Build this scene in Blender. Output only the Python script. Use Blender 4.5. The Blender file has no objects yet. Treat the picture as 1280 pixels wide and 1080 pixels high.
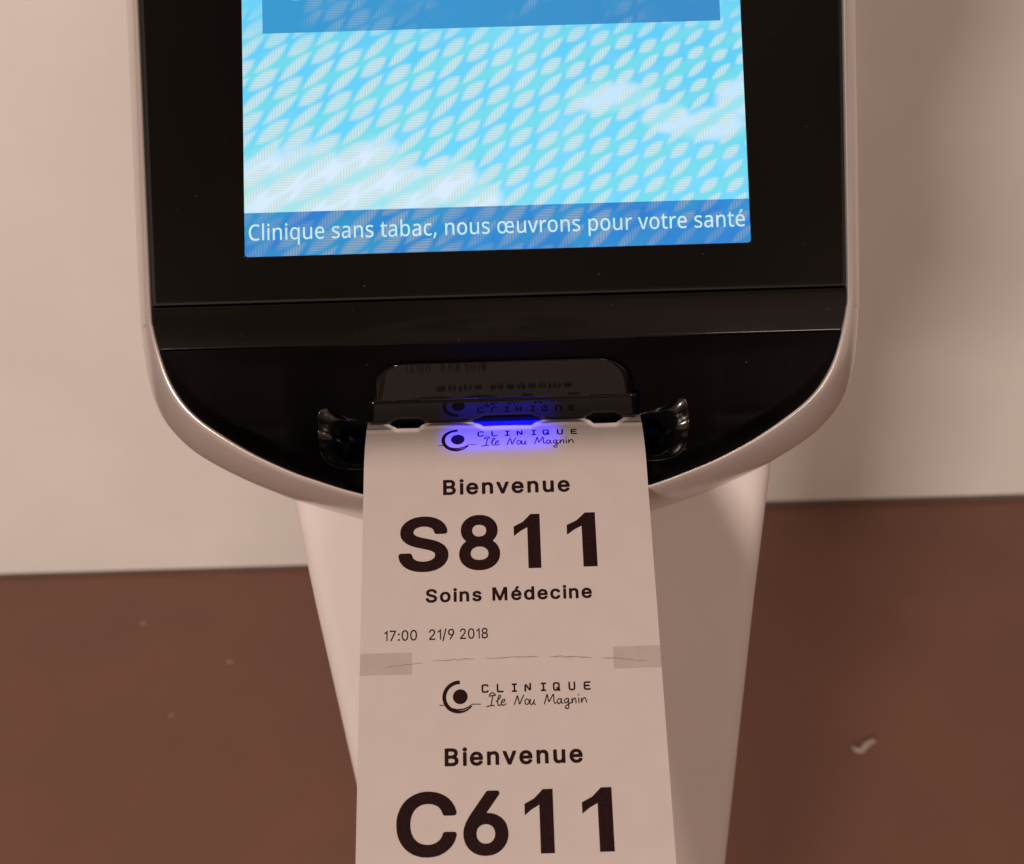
import bpy, bmesh, math, random
from mathutils import Vector, Matrix
random.seed(7)
S = 0.001                                   # everything below is in millimetres
C = bpy.context.scene.collection
scn = bpy.context.scene

# ------------------------------------------------------------------ camera
PITCH, ROLL = math.radians(40), math.radians(1.68)
CAM = Vector((2.2294, -273.465, 1226.379))
cd = bpy.data.cameras.new('camera'); cam = bpy.data.objects.new('camera', cd); C.objects.link(cam)
cam.location = CAM * S
cam.rotation_euler = (Matrix.Rotation(math.pi/2 - PITCH, 3, 'X') @ Matrix.Rotation(-ROLL, 3, 'Z')).to_euler()
cd.sensor_width = 36; cd.lens = 36 * 1545 / 1280
cd.clip_start = 0.02; cd.clip_end = 60
cd.dof.use_dof = True; cd.dof.focus_distance = 0.345; cd.dof.aperture_fstop = 21
scn.camera = cam

# ------------------------------------------------------------------ light
scn.view_settings.view_transform = 'Standard'; scn.view_settings.look = 'None'
scn.view_settings.exposure = 0; scn.view_settings.gamma = 1
scn.view_settings.use_curve_mapping = False
scn.cycles.use_denoising = True
scn.cycles.max_bounces = 8
scn.cycles.sample_clamp_indirect = 4
w = bpy.data.worlds.new('World'); scn.world = w; w.use_nodes = True
bg = w.node_tree.nodes['Background']; wt = w.node_tree
tc = wt.nodes.new('ShaderNodeTexCoord'); wn = wt.nodes.new('ShaderNodeTexNoise'); wr = wt.nodes.new('ShaderNodeValToRGB')
wn.inputs['Scale'].default_value = 1.7; wn.inputs['Detail'].default_value = 2       # a dim, unevenly lit warm interior all round
wt.links.new(tc.outputs['Generated'], wn.inputs['Vector']); wt.links.new(wn.outputs[0], wr.inputs[0])
wr.color_ramp.elements[0].position = .36; wr.color_ramp.elements[0].color = (.28, .18, .13, 1)
wr.color_ramp.elements[1].position = .66; wr.color_ramp.elements[1].color = (1.6, 1.08, .82, 1)
wt.links.new(wr.outputs[0], bg.inputs['Color']); bg.inputs['Strength'].default_value = 0.32

def area(name, loc, target, sx, sy, power, col):
    d = bpy.data.lights.new(name, 'AREA'); d.shape = 'RECTANGLE'; d.size = sx; d.size_y = sy
    d.energy = power; d.color = col
    o = bpy.data.objects.new(name, d); C.objects.link(o); o.location = loc
    o.rotation_euler = (Vector(target) - Vector(loc)).to_track_quat('-Z', 'Y').to_euler()
    return o
area('ceiling_or_fill_lamp', (-1.85, -4.0, 2.3), (-0.2, 0.3, 0.6), 0.72, 0.5, 146, (1.0, 0.825, 0.715))
area('ceiling_or_fill_lamp', (-0.75, 0.30, 2.5), (-0.3, 0.25, 0.6), 0.3, 0.3, 3, (1.0, 0.82, 0.70))
area('ceiling_or_fill_lamp', (1.0, -3.4, 2.3), (0.2, 0.3, 0.6), 0.6, 0.6, 20, (1.0, 0.80, 0.66))  # added weak fill, not a room lamp: lifts shadows on pedestal and right wall

# ------------------------------------------------------------------ materials
class NT:
    """tiny helper for procedural node graphs"""
    def __init__(s, name):
        s.m = bpy.data.materials.new(name); s.m.use_nodes = True
        s.t = s.m.node_tree; s.p = s.t.nodes['Principled BSDF']
    def n(s, t): return s.t.nodes.new(t)
    def put(s, sock, v):
        if isinstance(v, bpy.types.NodeSocket): s.t.links.new(v, sock)
        else: sock.default_value = v
    def f(s, op, a, b=None, c=None):
        k = s.n('ShaderNodeMath'); k.operation = op
        for i, v in enumerate((a, b, c)):
            if v is not None: s.put(k.inputs[i], v)
        return k.outputs[0]
    def add(s, a, b): return s.f('ADD', a, b)
    def mul(s, a, b): return s.f('MULTIPLY', a, b)
    def sub(s, a, b): return s.f('SUBTRACT', a, b)
    def ss(s, x, lo, hi):
        k = s.n('ShaderNodeMapRange'); k.interpolation_type = 'SMOOTHSTEP'; k.clamp = True
        s.put(k.inputs[0], x); k.inputs[1].default_value = lo; k.inputs[2].default_value = hi
        return k.outputs[0]
    def mix(s, fac, a, b):
        k = s.n('ShaderNodeMix'); k.data_type = 'RGBA'
        s.put(k.inputs[0], fac)
        for i, v in ((6, a), (7, b)):
            if isinstance(v, tuple): v = (*v, 1)
            s.put(k.inputs[i], v)
        return k.outputs[2]
    def coords(s):
        k = s.n('ShaderNodeTexCoord'); q = s.n('ShaderNodeSeparateXYZ')
        s.t.links.new(k.outputs['Object'], q.inputs[0])
        return k.outputs['Object'], q.outputs
    def noise(s, scale, detail=3, vec=None):
        k = s.n('ShaderNodeTexNoise'); k.inputs['Scale'].default_value = scale
        k.inputs['Detail'].default_value = detail
        if vec is None: vec = s.coords()[0]
        s.t.links.new(vec, k.inputs['Vector'])
        return k.outputs[0]
    def bump(s, h, dist, strength=1):
        k = s.n('ShaderNodeBump'); s.put(k.inputs['Height'], h)
        k.inputs['Distance'].default_value = dist; k.inputs['Strength'].default_value = strength
        s.t.links.new(k.outputs[0], s.p.inputs['Normal'])

def mat(name, col, rough=.5, vary=.06, scale=30, bump=0, bscale=400, coat=0, spec=.5, metal=0, rvary=0):
    g = NT(name); p = g.p
    nz = g.noise(scale, 4)
    lo = tuple(max(0, c*(1-vary)) for c in col); hi = tuple(c*(1+vary) for c in col)
    g.put(p.inputs['Base Color'], g.mix(g.ss(nz, .3, .7), lo, hi))
    p.inputs['Roughness'].default_value = rough
    if rvary: g.put(p.inputs['Roughness'], g.add(rough, g.mul(g.noise(scale*3, 5), rvary)))
    p.inputs['Specular IOR Level'].default_value = spec
    p.inputs['Coat Weight'].default_value = coat; p.inputs['Coat Roughness'].default_value = .08
    p.inputs['Metallic'].default_value = metal
    if bump: g.bump(g.noise(bscale, 3), bump)
    return g.m

def black_plastic(name, rough, dust, spec=.5):
    g = NT(name); p = g.p
    v = g.n('ShaderNodeTexVoronoi'); v.inputs['Scale'].default_value = 210
    g.t.links.new(g.coords()[0], v.inputs['Vector'])
    patch = g.ss(g.noise(60, 3), .5, .7)
    spot = g.mul(g.sub(1.0, g.ss(v.outputs['Distance'], .03, .085)), patch)
    g.put(p.inputs['Base Color'], g.mix(g.mul(spot, dust), (.0035, .0028, .0028), (.22, .18, .16)))
    g.put(p.inputs['Roughness'], g.add(rough, g.mul(g.ss(g.noise(45, 4), .45, .8), .05)))
    p.inputs['Specular IOR Level'].default_value = spec
    return g.m

M = {}
M['glass'] = black_plastic('black_bezel_glass', .10, .25, .3)
M['gloss'] = black_plastic('gloss_black_plastic', .55, .3, .02)
M['scoop'] = black_plastic('scoop_black_plastic', .19, 0, 1.0)
M['satin'] = black_plastic('satin_black_plastic', .11, .5, .34)
M['hood'] = black_plastic('mirror_black_plastic', .015, .0, .33)
M['gap'] = mat('black_gap', (.002, .002, .002), .6, 0)
M['silver'] = mat('silver_grey_shell', (.63, .59, .575), .30, .02, 40, .00002, 900, .2, metal=.62)
M['white'] = mat('white_pedestal_paint', (.74, .70, .69), .42, .02, 12, .00004, 500)
M['paper'] = mat('thermal_paper', (.565, .505, .49), .6, .018, 120, .00002, 1500)
M['mark'] = mat('grey_sense_mark', (.445, .39, .37), .6, .03, 200)
M['ink'] = mat('thermal_print', (.016, .0036, .0042), .6, .45, 1600, spec=.15)
M['cut'] = mat('perforation_line', (.24, .18, .165), .7, .2, 300)
M['wall'] = mat('cream_wall_paint', (.775, .765, .745), .6, .03, 5, .0004, 60)
M['floor'] = mat('brown_vinyl_floor', (.175, .079, .053), .45, .055, 7, .0003, 90, rvary=.12)
M['joint'] = mat('grey_joint', (.13, .10, .085), .6, .1, 20)
M['scrap'] = mat('torn_paper', (.44, .35, .31), .8, .12, 60)
M['speck'] = mat('dust_speck', (.34, .22, .18), .8, .1, 90)

def emit(name, col, st):
    g = NT(name); p = g.p
    p.inputs['Base Color'].default_value = (.01, .01, .02, 1)
    nz = g.ss(g.noise(120, 2), .3, .7)
    g.put(p.inputs['Emission Color'], g.mix(nz, tuple(c*.88 for c in col), col))
    p.inputs['Emission Strength'].default_value = st
    return g.m
M['led'] = emit('blue_led', (.005, .005, 1.0), 1.25)
M['caption'] = emit('caption_light', (.62, .90, .98), .95)

def screen_mat():
    g = NT('screen_picture'); p = g.p
    vec, xyz = g.coords()
    X = g.mul(xyz[0], 1000.0); Y = g.mul(xyz[1], 1000.0)
    # sky picture
    base = g.mix(g.ss(Y, 20, 75), (.16, .70, 1.0), (.115, .62, .93))
    base = g.mix(g.ss(g.noise(22, 3), .42, .68), base, (.20, .70, .97))
    def blob(cx, cy, rx, ry):
        a = g.f('POWER', g.f('ABSOLUTE', g.mul(g.sub(X, cx), 1/rx)), 2.0)
        b = g.f('POWER', g.f('ABSOLUTE', g.mul(g.sub(Y, cy), 1/ry)), 2.0)
        return g.f('MAXIMUM', g.sub(1.0, g.add(a, b)), 0.0)
    cl = None
    for b in ((-62, 32, 13, 12), (-48, 31, 22, 15), (-33, 35, 11, 12), (-25, 30, 11, 8), (-12, 31, 9, 9), (-5, 27, 8, 6)):
        k = blob(*b); cl = k if cl is None else g.f('MAXIMUM', cl, k)
    wisp = None
    for b in ((33, 54, 14, 6), (60, 46, 14, 6), (69, 53, 10, 8), (48, 48, 10, 5)):
        k = blob(*b); wisp = k if wisp is None else g.f('MAXIMUM', wisp, k)
    nz = g.noise(75, 4)
    cloud = g.ss(g.add(cl, g.mul(g.sub(nz, .5), .8)), -.05, .85)
    cloud2 = g.mul(g.ss(g.add(wisp, g.mul(g.sub(nz, .5), 1.2)), .1, .8), .75)
    sky = g.mix(g.f('MAXIMUM', cloud, cloud2), base, (.70, .84, 1.0))
    sky = g.mix(g.mul(g.mul(g.ss(Y, 38, 24), g.ss(X, 25, -35)), .45), sky, (.66, .86, 1.0))
    # dark bars of the picture
    foot = g.mix(g.ss(X, -60, 60), (.022, .285, .62), (.026, .255, .68))
    foot = g.mix(g.ss(g.noise(60, 2), .4, .65), foot, (.025, .21, .62))
    head = g.mix(g.ss(X, -60, 60), (.036, .315, .63), (.035, .26, .57))
    m_foot = g.f('LESS_THAN', Y, 24.75)
    m_head = g.mul(g.f('GREATER_THAN', Y, 75.25), g.f('LESS_THAN', g.f('ABSOLUTE', X), 63.5))
    # interference pattern of the panel's own pixel raster
    px = g.mul(X, 1/.2186); py = g.mul(g.sub(45.0, Y), 1/.2186)
    wob = g.mul(g.sub(g.noise(16, 2), .5), .28)
    xy = g.mul(px, py)
    ci = g.add(g.add(g.mul(px, .0294), g.mul(py, .004)), g.add(g.mul(xy, -2.2e-5), g.mul(g.mul(px, px), 4e-6)))
    cj = g.add(g.add(g.mul(px, -.0034), g.mul(py, .0196)), g.add(g.mul(xy, 1.5e-5), g.mul(g.mul(px, px), 2.5e-6)))
    ci = g.add(ci, g.mul(wob, .5)); cj = g.add(cj, wob)
    tx = g.f('MINIMUM', g.f('MAXIMUM', g.add(.5, g.mul(px, 1/500)), -.15), 1.15)
    def lerp(a, b): return g.add(a, g.mul(tx, b-a))
    def lozenge(off, ang, la, lb):
        fi = g.sub(g.f('FRACT', g.add(ci, .5)), .5); fj = g.sub(g.f('FRACT', g.add(cj, off)), .5)
        d = g.add(g.mul(fi, lerp(33, 32)), g.mul(fj, lerp(-20, 2)))
        dy = g.mul(g.add(g.mul(fi, lerp(9.5, 3)), g.mul(fj, lerp(57, 43))), -1.0)
        c, s_ = math.cos(ang), math.sin(ang)
        a = g.f('DIVIDE', g.add(g.mul(d, c), g.mul(dy, s_)), lerp(*la)); b = g.f('DIVIDE', g.add(g.mul(d, -s_), g.mul(dy, c)), lerp(*lb))
        r = g.add(g.f('ABSOLUTE', b), g.f('POWER', g.f('ABSOLUTE', a), 2.2))
        return g.sub(1.0, g.ss(r, .45, 1.35)), None
    H, _ = lozenge(.5, math.radians(37), (26, 15), (9.0, 6.8))
    V, _ = lozenge(0., math.radians(41), (31, 18), (7.0, 5.4))
    tau = 2*math.pi
    hh = g.add(.5, g.mul(g.f('SINE', g.mul(Y, tau/.72)), .5))
    vh = g.add(.5, g.mul(g.f('SINE', g.mul(X, tau/.80)), .5))
    teal = g.add(.5, g.mul(g.f('SINE', g.mul(g.add(cj, g.mul(ci, .5)), tau*1)), .5))
    def over(base, light, dark, tl, amt):
        c = g.mix(g.mul(g.ss(teal, .35, 1.0), .75*amt), base, tl)
        c = g.mix(g.mul(H, amt), c, g.mix(hh, dark, light))
        return g.mix(g.mul(V, amt), c, g.mix(vh, dark, light))
    fade = g.add(.55, g.mul(g.noise(25, 2), .8))
    edge = g.mul(g.ss(Y, 92, 60), 1.0)
    sky = g.mix(g.ss(Y, 90, 66), sky, over(sky, (.70, .84, .85), (.50, .71, .74), (.19, .75, .78), .80))
    weak = g.ss(g.noise(40, 2), .40, .6)
    foot = g.mix(g.add(.35, g.mul(weak, .5)), foot, over(foot, (.33, .45, .55), (.16, .28, .45), (.04, .33, .58), .9))
    head = g.mix(g.mul(g.ss(g.noise(33, 2), .5, .62), .45), head, over(head, (.38, .52, .62), (.16, .36, .60), (.08, .38, .66), .9))
    col = g.mix(m_head, sky, head); col = g.mix(m_foot, col, foot)
    p.inputs['Base Color'].default_value = (.004, .004, .005, 1); p.inputs['Roughness'].default_value = .12
    g.put(p.inputs['Emission Color'], col); p.inputs['Emission Strength'].default_value = 1.0
    return g.m
M['screen'] = screen_mat()

# ------------------------------------------------------------------ object helpers
def mesh(name, verts, faces, m, parent=None, mw=None, smooth=False, k=S):
    me = bpy.data.meshes.new(name)
    me.from_pydata([tuple(c*k for c in v) for v in verts], [], faces); me.update()
    bm = bmesh.new(); bm.from_mesh(me); bmesh.ops.recalc_face_normals(bm, faces=bm.faces); bm.to_mesh(me); bm.free()
    for f in me.polygons: f.use_smooth = smooth
    me.materials.append(m)
    o = bpy.data.objects.new(name, me); C.objects.link(o)
    mw = mw or Matrix.Identity(4)
    if parent:
        o.parent = parent
        o.matrix_basis = WORLD[parent.name].inverted() @ mw
    else: o.matrix_basis = mw
    WORLD[o.name] = mw
    return o
WORLD = {}
def thing(name, label, cat, loc, group=None):
    o = bpy.data.objects.new(name, None); C.objects.link(o); o.location = Vector(loc)*S
    o.empty_display_size = .05
    WORLD[o.name] = Matrix.Translation(Vector(loc)*S)
    return tag(o, label, cat, group)
def tag(o, label, cat, group=None):
    o['label'] = label; o['category'] = cat
    if group: o['group'] = group
    return o
def bevel(o, wdt, seg=3, ang=35):
    b = o.modifiers.new('bevel', 'BEVEL'); b.width = wdt*S; b.segments = seg; b.limit_method = 'ANGLE'
    b.angle_limit = math.radians(ang); b.harden_normals = False
    return o
def box(x0, x1, y0, y1, z0, z1):
    v = [(x, y, z) for x in (x0, x1) for y in (y0, y1) for z in (z0, z1)]
    return v, [(0,1,3,2), (4,6,7,5), (0,4,5,1), (2,3,7,6), (0,2,6,4), (1,5,7,3)]
def smoothstep(a, b, x):
    t = min(1, max(0, (x-a)/(b-a))); return t*t*(3-2*t)
def lerp_tab(tab, x):
    if x <= tab[0][0]: return tab[0][1]
    for (a, p), (b, q) in zip(tab, tab[1:]):
        if x <= b: return p + (q-p)*(x-a)/(b-a)
    return tab[-1][1]
def catmull(pts, n):
    out = []
    for i in range(len(pts)-1):
        p0 = pts[max(0, i-1)]; p1 = pts[i]; p2 = pts[i+1]; p3 = pts[min(len(pts)-1, i+2)]
        for j in range(n):
            t = j/n
            out.append(tuple(.5*(2*b + (c-a)*t + (2*a-5*b+4*c-d)*t*t + (3*b-a-3*c+d)*t**3)
                             for a, b, c, d in zip(p0, p1, p2, p3)))
    out.append(tuple(pts[-1]))
    return out

# ------------------------------------------------------------------ setting: floor and the two wall sections
fl = mesh('floor', *box(-2600, 2600, -1900, 1150, -40, 0), M['floor']); fl['kind'] = 'structure'
JOG = 190
wl = mesh('wall', *box(-2600, JOG, 912, 1150, -3, 2600), M['wall'])
tag(wl, 'cream painted wall section left of the kiosk, standing nearer', 'wall')
wr = mesh('wall', *box(JOG, 2600, 1009, 1150, -3, 2600), M['wall'])
tag(wr, 'recessed cream wall section right of the kiosk, partly in soft shadow', 'wall')
mesh('base_strip', *box(-2600, JOG, 910, 912, 0, 5), M['joint'], wl)
mesh('base_strip', *box(JOG, 2600, 1005, 1009, 0, 7), M['joint'], wr)

# ------------------------------------------------------------------ kiosk
kiosk = thing('ticket_kiosk', 'silver and black ticket kiosk with a glowing blue screen on a white pedestal', 'kiosk', (9, 60, 0))
Vd = Vector((0, .70090926, .71325045)); Nd = Vector((0, -.71325045, .70090926)); HO = Vector((-.166, 8.722, 1038.398))
HEAD = Matrix(((1, 0, 0, HO.x*S), (0, Vd.y, Nd.y, HO.y*S), (0, Vd.z, Nd.z, HO.z*S), (0, 0, 0, 1)))
K = .0052
def nrim(v): return 0 if v > 0 else -K*v*v

INN = [(0,228),(50,228),(87,227),(99,222),(103.2,210),(101,160),(98,86),(96.4,40),(95,0),(94.4,-6),(93.2,-11.5),(90.6,-20),
       (87.2,-26.3),(83,-31),(77.5,-35.2),(69.5,-40.4),(61,-44.8),(53.5,-47.9),(40,-52.4),(20,-56.5),(0,-57.8)]
OUT = [(0,235),(50,235),(90,234),(105,228),(110,212),(107.5,160),(103.7,86),(102,40),(100.4,0),(100,-6),(99.6,-11.5),(98.7,-20),
       (97.0,-26.5),(94.0,-32),(88.0,-38.4),(78.5,-44.4),(67.5,-49.5),(57.5,-53.2),(41,-58.3),(20,-62.6),(0,-64)]
inn, out = catmull(INN, 6), catmull(OUT, 6)
def ring(f, dn, grow=1.0):
    res = []
    half = [((1-f)*a[0] + f*b[0], (1-f)*a[1] + f*b[1]) for a, b in zip(inn, out)]
    for x, v in half + [(-x, v) for x, v in half[-2:0:-1]]:
        deep = 1 + 1.0*smoothstep(4, -34, v) if dn > -30 else 1
        g = 1 - (deep-1)*dn*.0026 if dn < 0 and dn > -30 else 1
        res.append((x*grow*g, (-33+(v+33)*g)*(grow if v < 0 else 1), nrim(v)+dn*deep))
    return res
def loft(rings, cap=False):
    n = len(rings[0]); v = [p for r in rings for p in r]; f = []
    for i in range(len(rings)-1):
        for j in range(n):
            f.append((i*n+j, i*n+(j+1) % n, (i+1)*n+(j+1) % n, (i+1)*n+j))
    if cap: f.append(tuple((len(rings)-1)*n + j for j in range(n)))
    return v, f
rings = [ring(-.02, -4.0), ring(0, -.5), ring(.05, .1), ring(.12, .15), ring(.3, -.5), ring(.5, -1.7), ring(.7, -3.4),
         ring(.86, -5.4), ring(.95, -7.0), ring(1.0, -9.0), ring(1.005, -12), ring(1.0, -24), ring(.99, -50, .985), ring(.8, -80, .95)]
mesh('shell', *loft(rings, True), M['silver'], kiosk, HEAD, True)

# upper front: a satin frame, the glass in front of it, the lit display
def half_width(v):
    for (a, b) in zip(inn, inn[1:]):
        if a[1] >= v >= b[1] and a[1] != b[1]: return a[0] + (b[0]-a[0])*(a[1]-v)/(a[1]-b[1])
    return 0
def front_outline(inset, vmin):
    pts = [(x, v) for x, v in inn if v > vmin]
    half = [(max(0, x-inset), v-inset if v > 215 else v) for x, v in pts]
    half.append((half_width(vmin)-inset, vmin))
    return half + [(-x, v) for x, v in half[::-1] if x > 0]
def plate(outline, n0, n1):
    k = len(outline)
    v = [(x, y, n1) for x, y in outline] + [(x, y, n0) for x, y in outline]
    f = [tuple(range(k)), tuple(range(2*k-1, k-1, -1))] + [(i, (i+1) % k, k+(i+1) % k, k+i) for i in range(k)]
    return v, f
mesh('screen_frame', *plate(front_outline(.25, .1), -5, -.9), M['gap'], kiosk, HEAD)
bz = mesh('bezel', *plate(front_outline(1.3, .55), -.8, .1), M['glass'], kiosk, HEAD); bevel(bz, .25, 2)
def rounded_rect(x0, x1, y0, y1, r, n=5):
    o = []
    for cx, cy, a in ((x1-r, y1-r, 0), (x0+r, y1-r, 90), (x0+r, y0+r, 180), (x1-r, y0+r, 270)):
        for i in range(n+1):
            t = math.radians(a + 90*i/n); o.append((cx + r*math.cos(t), cy + r*math.sin(t)))
    return o
sv, sf = plate(rounded_rect(-69.2, 69.2, 12.55, 205, .9), .05, .16)
screen = mesh('screen', sv, sf, M['screen'], kiosk, HEAD)

# lower front: flat band, crease, then the bowl with the paper mouth
CR = -12.6
PROF = [(-60, -13.2), (-55.5, -14.9), (-53, -15.8), (-47, -19.5), (-40, -26), (-36, -32), (-33, -32.5), (-31.5, -29), (-26, -22.0), (-16.8, -12.0), (-14.2, -6.5), (-13.0, -2.2), (CR, -.9)]
def bowl_n(x, v, vr):
    ax = abs(x)
    p = lerp_tab(PROF, v)
    for dv in (-.8, .8): p += lerp_tab(PROF, v+dv) if v+dv < CR else -.9
    depth = max(0, nrim(v) - p/3)
    side = 1 - .62*smoothstep(46, 62, ax) - .30*smoothstep(60, 92, ax)
    depth *= side
    d = (v - vr)*.8
    depth *= smoothstep(-.5, 4.5, d) if ax > 44 else smoothstep(-.5, 1.5, d)
    depth *= smoothstep(0, 9, 94-ax)
    return nrim(v) - depth
def v_edge(x):
    ax = abs(x)
    for a, b in zip(inn, inn[1:]):
        if a[1] < 30 and a[0] >= ax >= b[0]:
            return a[1] + (b[1]-a[1])*(a[0]-ax)/max(1e-6, a[0]-b[0])
    return inn[-1][1]
NX, NV = 300, 110
xs = [92.9*math.sin(math.pi/2*(-1+2*i/NX)) for i in range(NX+1)]
gv = []; tops = []
for x in xs:
    vr = min(v_edge(x), CR - .15)
    for j in range(NV+1):
        v = CR + (vr-CR)*j/NV
        gv.append((x, v, bowl_n(x, v, vr)))
# pockets for the fingertips either side of the paper: eye-shaped funnels, tall at the outer end
EYE_OUT = [(36,-31.4),(40,-31.2),(46,-29.6),(50.6,-27.6),(52.8,-29.2),(53.6,-34),(52.8,-39),(50.8,-42.8),(46.5,-44.8),(40,-45.2),(36,-45.2)]
EYE_IN = [(36,-32.8),(40,-32.8),(43,-32.7),(45.4,-33.0),(46.4,-34.2),(46.8,-36.2),(46.4,-38.5),(45.2,-40.5),(43,-41.5),(40,-41.8),(36,-41.8)]
eo, ei = catmull(EYE_OUT, 6), catmull(EYE_IN, 6)
def in_poly(x, y, lp):
    c = False
    for (x0, y0), (x1, y1) in zip(lp, lp[1:]+lp[:1]):
        if (y0 > y) != (y1 > y) and x < (x1-x0)*(y-y0)/(y1-y0)+x0: c = not c
    return c
fb = []
for i in range(NX):
    for j in range(NV):
        q = (i*(NV+1)+j, i*(NV+1)+j+1, (i+1)*(NV+1)+j+1, (i+1)*(NV+1)+j)
        cx = sum(gv[k][0] for k in q)/4; cv = sum(gv[k][1] for k in q)/4
        if not in_poly(abs(cx), cv, eo): fb.append(q)
mesh('paper_mouth', gv, fb, M['gloss'], kiosk, HEAD, True)
def funnel(sg):
    vv, ff = [], []
    n = len(eo); cx, cv = 44, -37
    base = [bowl_n(x, v, v_edge(x)) for x, v in eo]
    stages = [(-.09, -.5), (-.05, .30), (-.02, .42), (0, .30), (.05, .0), (.2, -.35), (.4, -.95), (.55, -1.9), (.68, -3.6), (.8, -6.0), (.92, -9.5), (1.0, -12.5), (1.0, -17)]
    for f, dz in stages:
        for (a, b), (c, d), bn in zip(eo, ei, base):
            vv.append((sg*(a+(c-a)*f), b+(d-b)*f, bn + (-24.0-bn)*.25*max(0, f) + dz))
    for r in range(len(stages)-1):
        for i in range(n-1): ff.append((r*n+i, r*n+i+1, (r+1)*n+i+1, (r+1)*n+i))
    ff.append(tuple((len(stages)-1)*n+i for i in range(n)))
    return vv, ff
for sg in (-1, 1): mesh('finger_scoop', *funnel(sg), M['scoop'], kiosk, HEAD, True)
# band between the seam and the crease, with a rolled lower edge
bv, bf = [], []
rows = [(-.55, -3.5), (-.55, -.6), (-.75, -.35), (-1.2, -.28)] + [(-1.2 + (CR+1.6)*k/24, None) for k in range(1, 25)] + [(CR+.15, 'a'), (CR-.12, 'b'), (CR-.02, 'c')]
NB = 120
for v, n in rows:
    hw = half_width(max(v, CR)) - .35
    for i in range(NB+1):
        x = hw*(-1+2*i/NB)
        if n is None: nn = nrim(v) - .25 - .0035*(v+1.2)**2 - .9*smoothstep(1, 0, math.hypot((x+1)/43, (v+10.5)/6.2))
        elif n == 'a': nn = nrim(v) - .95
        elif n == 'b': nn = nrim(v) - 1.7
        elif n == 'c': nn = nrim(v) - 3.4
        else: nn = n
        bv.append((x, v, nn))
for r in range(len(rows)-1):
    for i in range(NB):
        a = r*(NB+1)+i; bf.append((a, a+1, a+NB+2, a+NB+1))
mesh('lower_panel', bv, bf, M['satin'], kiosk, HEAD, True)

# slot hood: two mirror-black facets above the paper, upper corners rounded
def hood():
    # concave mirror profile, (v, n) up the middle
    HP = [(-32.2,-25.71),(-31.18,-24.58),(-30.15,-23.44),(-29.14,-22.3),(-28.13,-21.15),(-27.14,-19.99),(-26.14,-18.82),
          (-25.18,-17.97),(-24.22,-17.11),(-23.27,-16.24),(-22.32,-15.36),(-21.38,-14.47),(-20.44,-13.57),(-19.51,-12.67),(-18.58,-11.76),(-17.67,-10.84),(-16.75,-9.92)]
    mid, top = HP[6], HP[-1]
    def n_of(v):
        if v <= mid[0]: return HP[0][1] + (mid[1]-HP[0][1])*(v-HP[0][0])/(mid[0]-HP[0][0])
        (a, p), (b, q), (c, r) = HP[6], HP[11], HP[16]        # smooth parabola through three points of the table
        return p*(v-b)*(v-c)/((a-b)*(a-c)) + q*(v-a)*(v-c)/((b-a)*(b-c)) + r*(v-a)*(v-b)/((c-a)*(c-b))
    rowsv = [p[0] for p in HP[:7]] + [HP[6][0] + (HP[-1][0]-HP[6][0])*k/30 for k in range(1, 31)]
    vv, ff = [], []
    N = 40
    for v in rowsv:
        if v <= mid[0]+.01: hw = 38.6
        else:
            hw = 37.2 - 1.4*(v-mid[0])/9.1
            ry = 6.2; d = v - (top[0]-ry)
            if d > 0: hw -= 9.0*(1-math.sqrt(max(0, 1-(d/ry)**2)))
        for i in range(N+1):
            vv.append((hw*(-1+2*i/N) - .1, v, n_of(v)))
    for r in range(len(rowsv)-1):
        for i in range(N):
            a = r*(N+1)+i; ff.append((a, a+1, a+N+2, a+N+1))
    return vv, ff
hv, hf = hood()
hd = mesh('slot_hood', hv, hf, M['hood'], kiosk, HEAD, True)
hd.modifiers.new('edges', 'EDGE_SPLIT').split_angle = math.radians(6)
sm = hd.modifiers.new('thickness', 'SOLIDIFY'); sm.thickness = .0003; sm.offset = -1
b1, b2 = box(-14.5, 16.5, -35.2, -30.6, -31.0, -29.6), box(-13, 15, -36.6, -35.25, -30.9, -25.2)
led = mesh('status_light', b1[0]+b2[0], b1[1]+[tuple(i+8 for i in f) for f in b2[1]], M['led'], kiosk, HEAD); bevel(led, .3, 2)

# pedestal: rounded box column standing on the floor, leaning a hair
def pedestal():
    vv, ff = [], []
    lev = [1000, 900, 600, 300, 12, 0]
    sec = rounded_rect(-77.8, 77.8, 16.5, 118, 9, 5)
    for z in lev:
        sh = 7.0 + .029*(960-min(z, 960))
        for x, y in sec: vv.append((x+sh, y, z))
    n = len(sec)
    for r in range(len(lev)-1):
        for i in range(n): ff.append((r*n+i, r*n+(i+1) % n, (r+1)*n+(i+1) % n, (r+1)*n+i))
    ff.append(tuple(range(n))); ff.append(tuple((len(lev)-1)*n+i for i in range(n)))
    return vv, ff
pd = mesh('pedestal', *pedestal(), M['white'], kiosk, None, True)
pd.modifiers.new('edges', 'EDGE_SPLIT').split_angle = math.radians(50)

# blue LEDs shining down on the paper
def at_img(d, u):        # depth along the view pitch and height across it, from the slot
    return Vector((0, .766*d + .643*u, 1000 - .643*d + .766*u))
d = bpy.data.lights.new('slot_led', 'AREA'); d.shape = 'RECTANGLE'; d.size = .030; d.size_y = .006
d.energy = .0044; d.color = (0, 0, 1.0); d.spread = math.radians(75)
o = bpy.data.objects.new('slot_led', d); C.objects.link(o)
a = at_img(-3.6, 1.9); b = at_img(2.0, -4.3)
o.location = (a + Vector((-1, 0, 0)))*S
zax = (a-b).normalized(); xax = Vector((1, 0, 0)); yax = zax.cross(xax)
o.rotation_euler = Matrix((xax, yax, zax)).transposed().to_euler()

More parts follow.
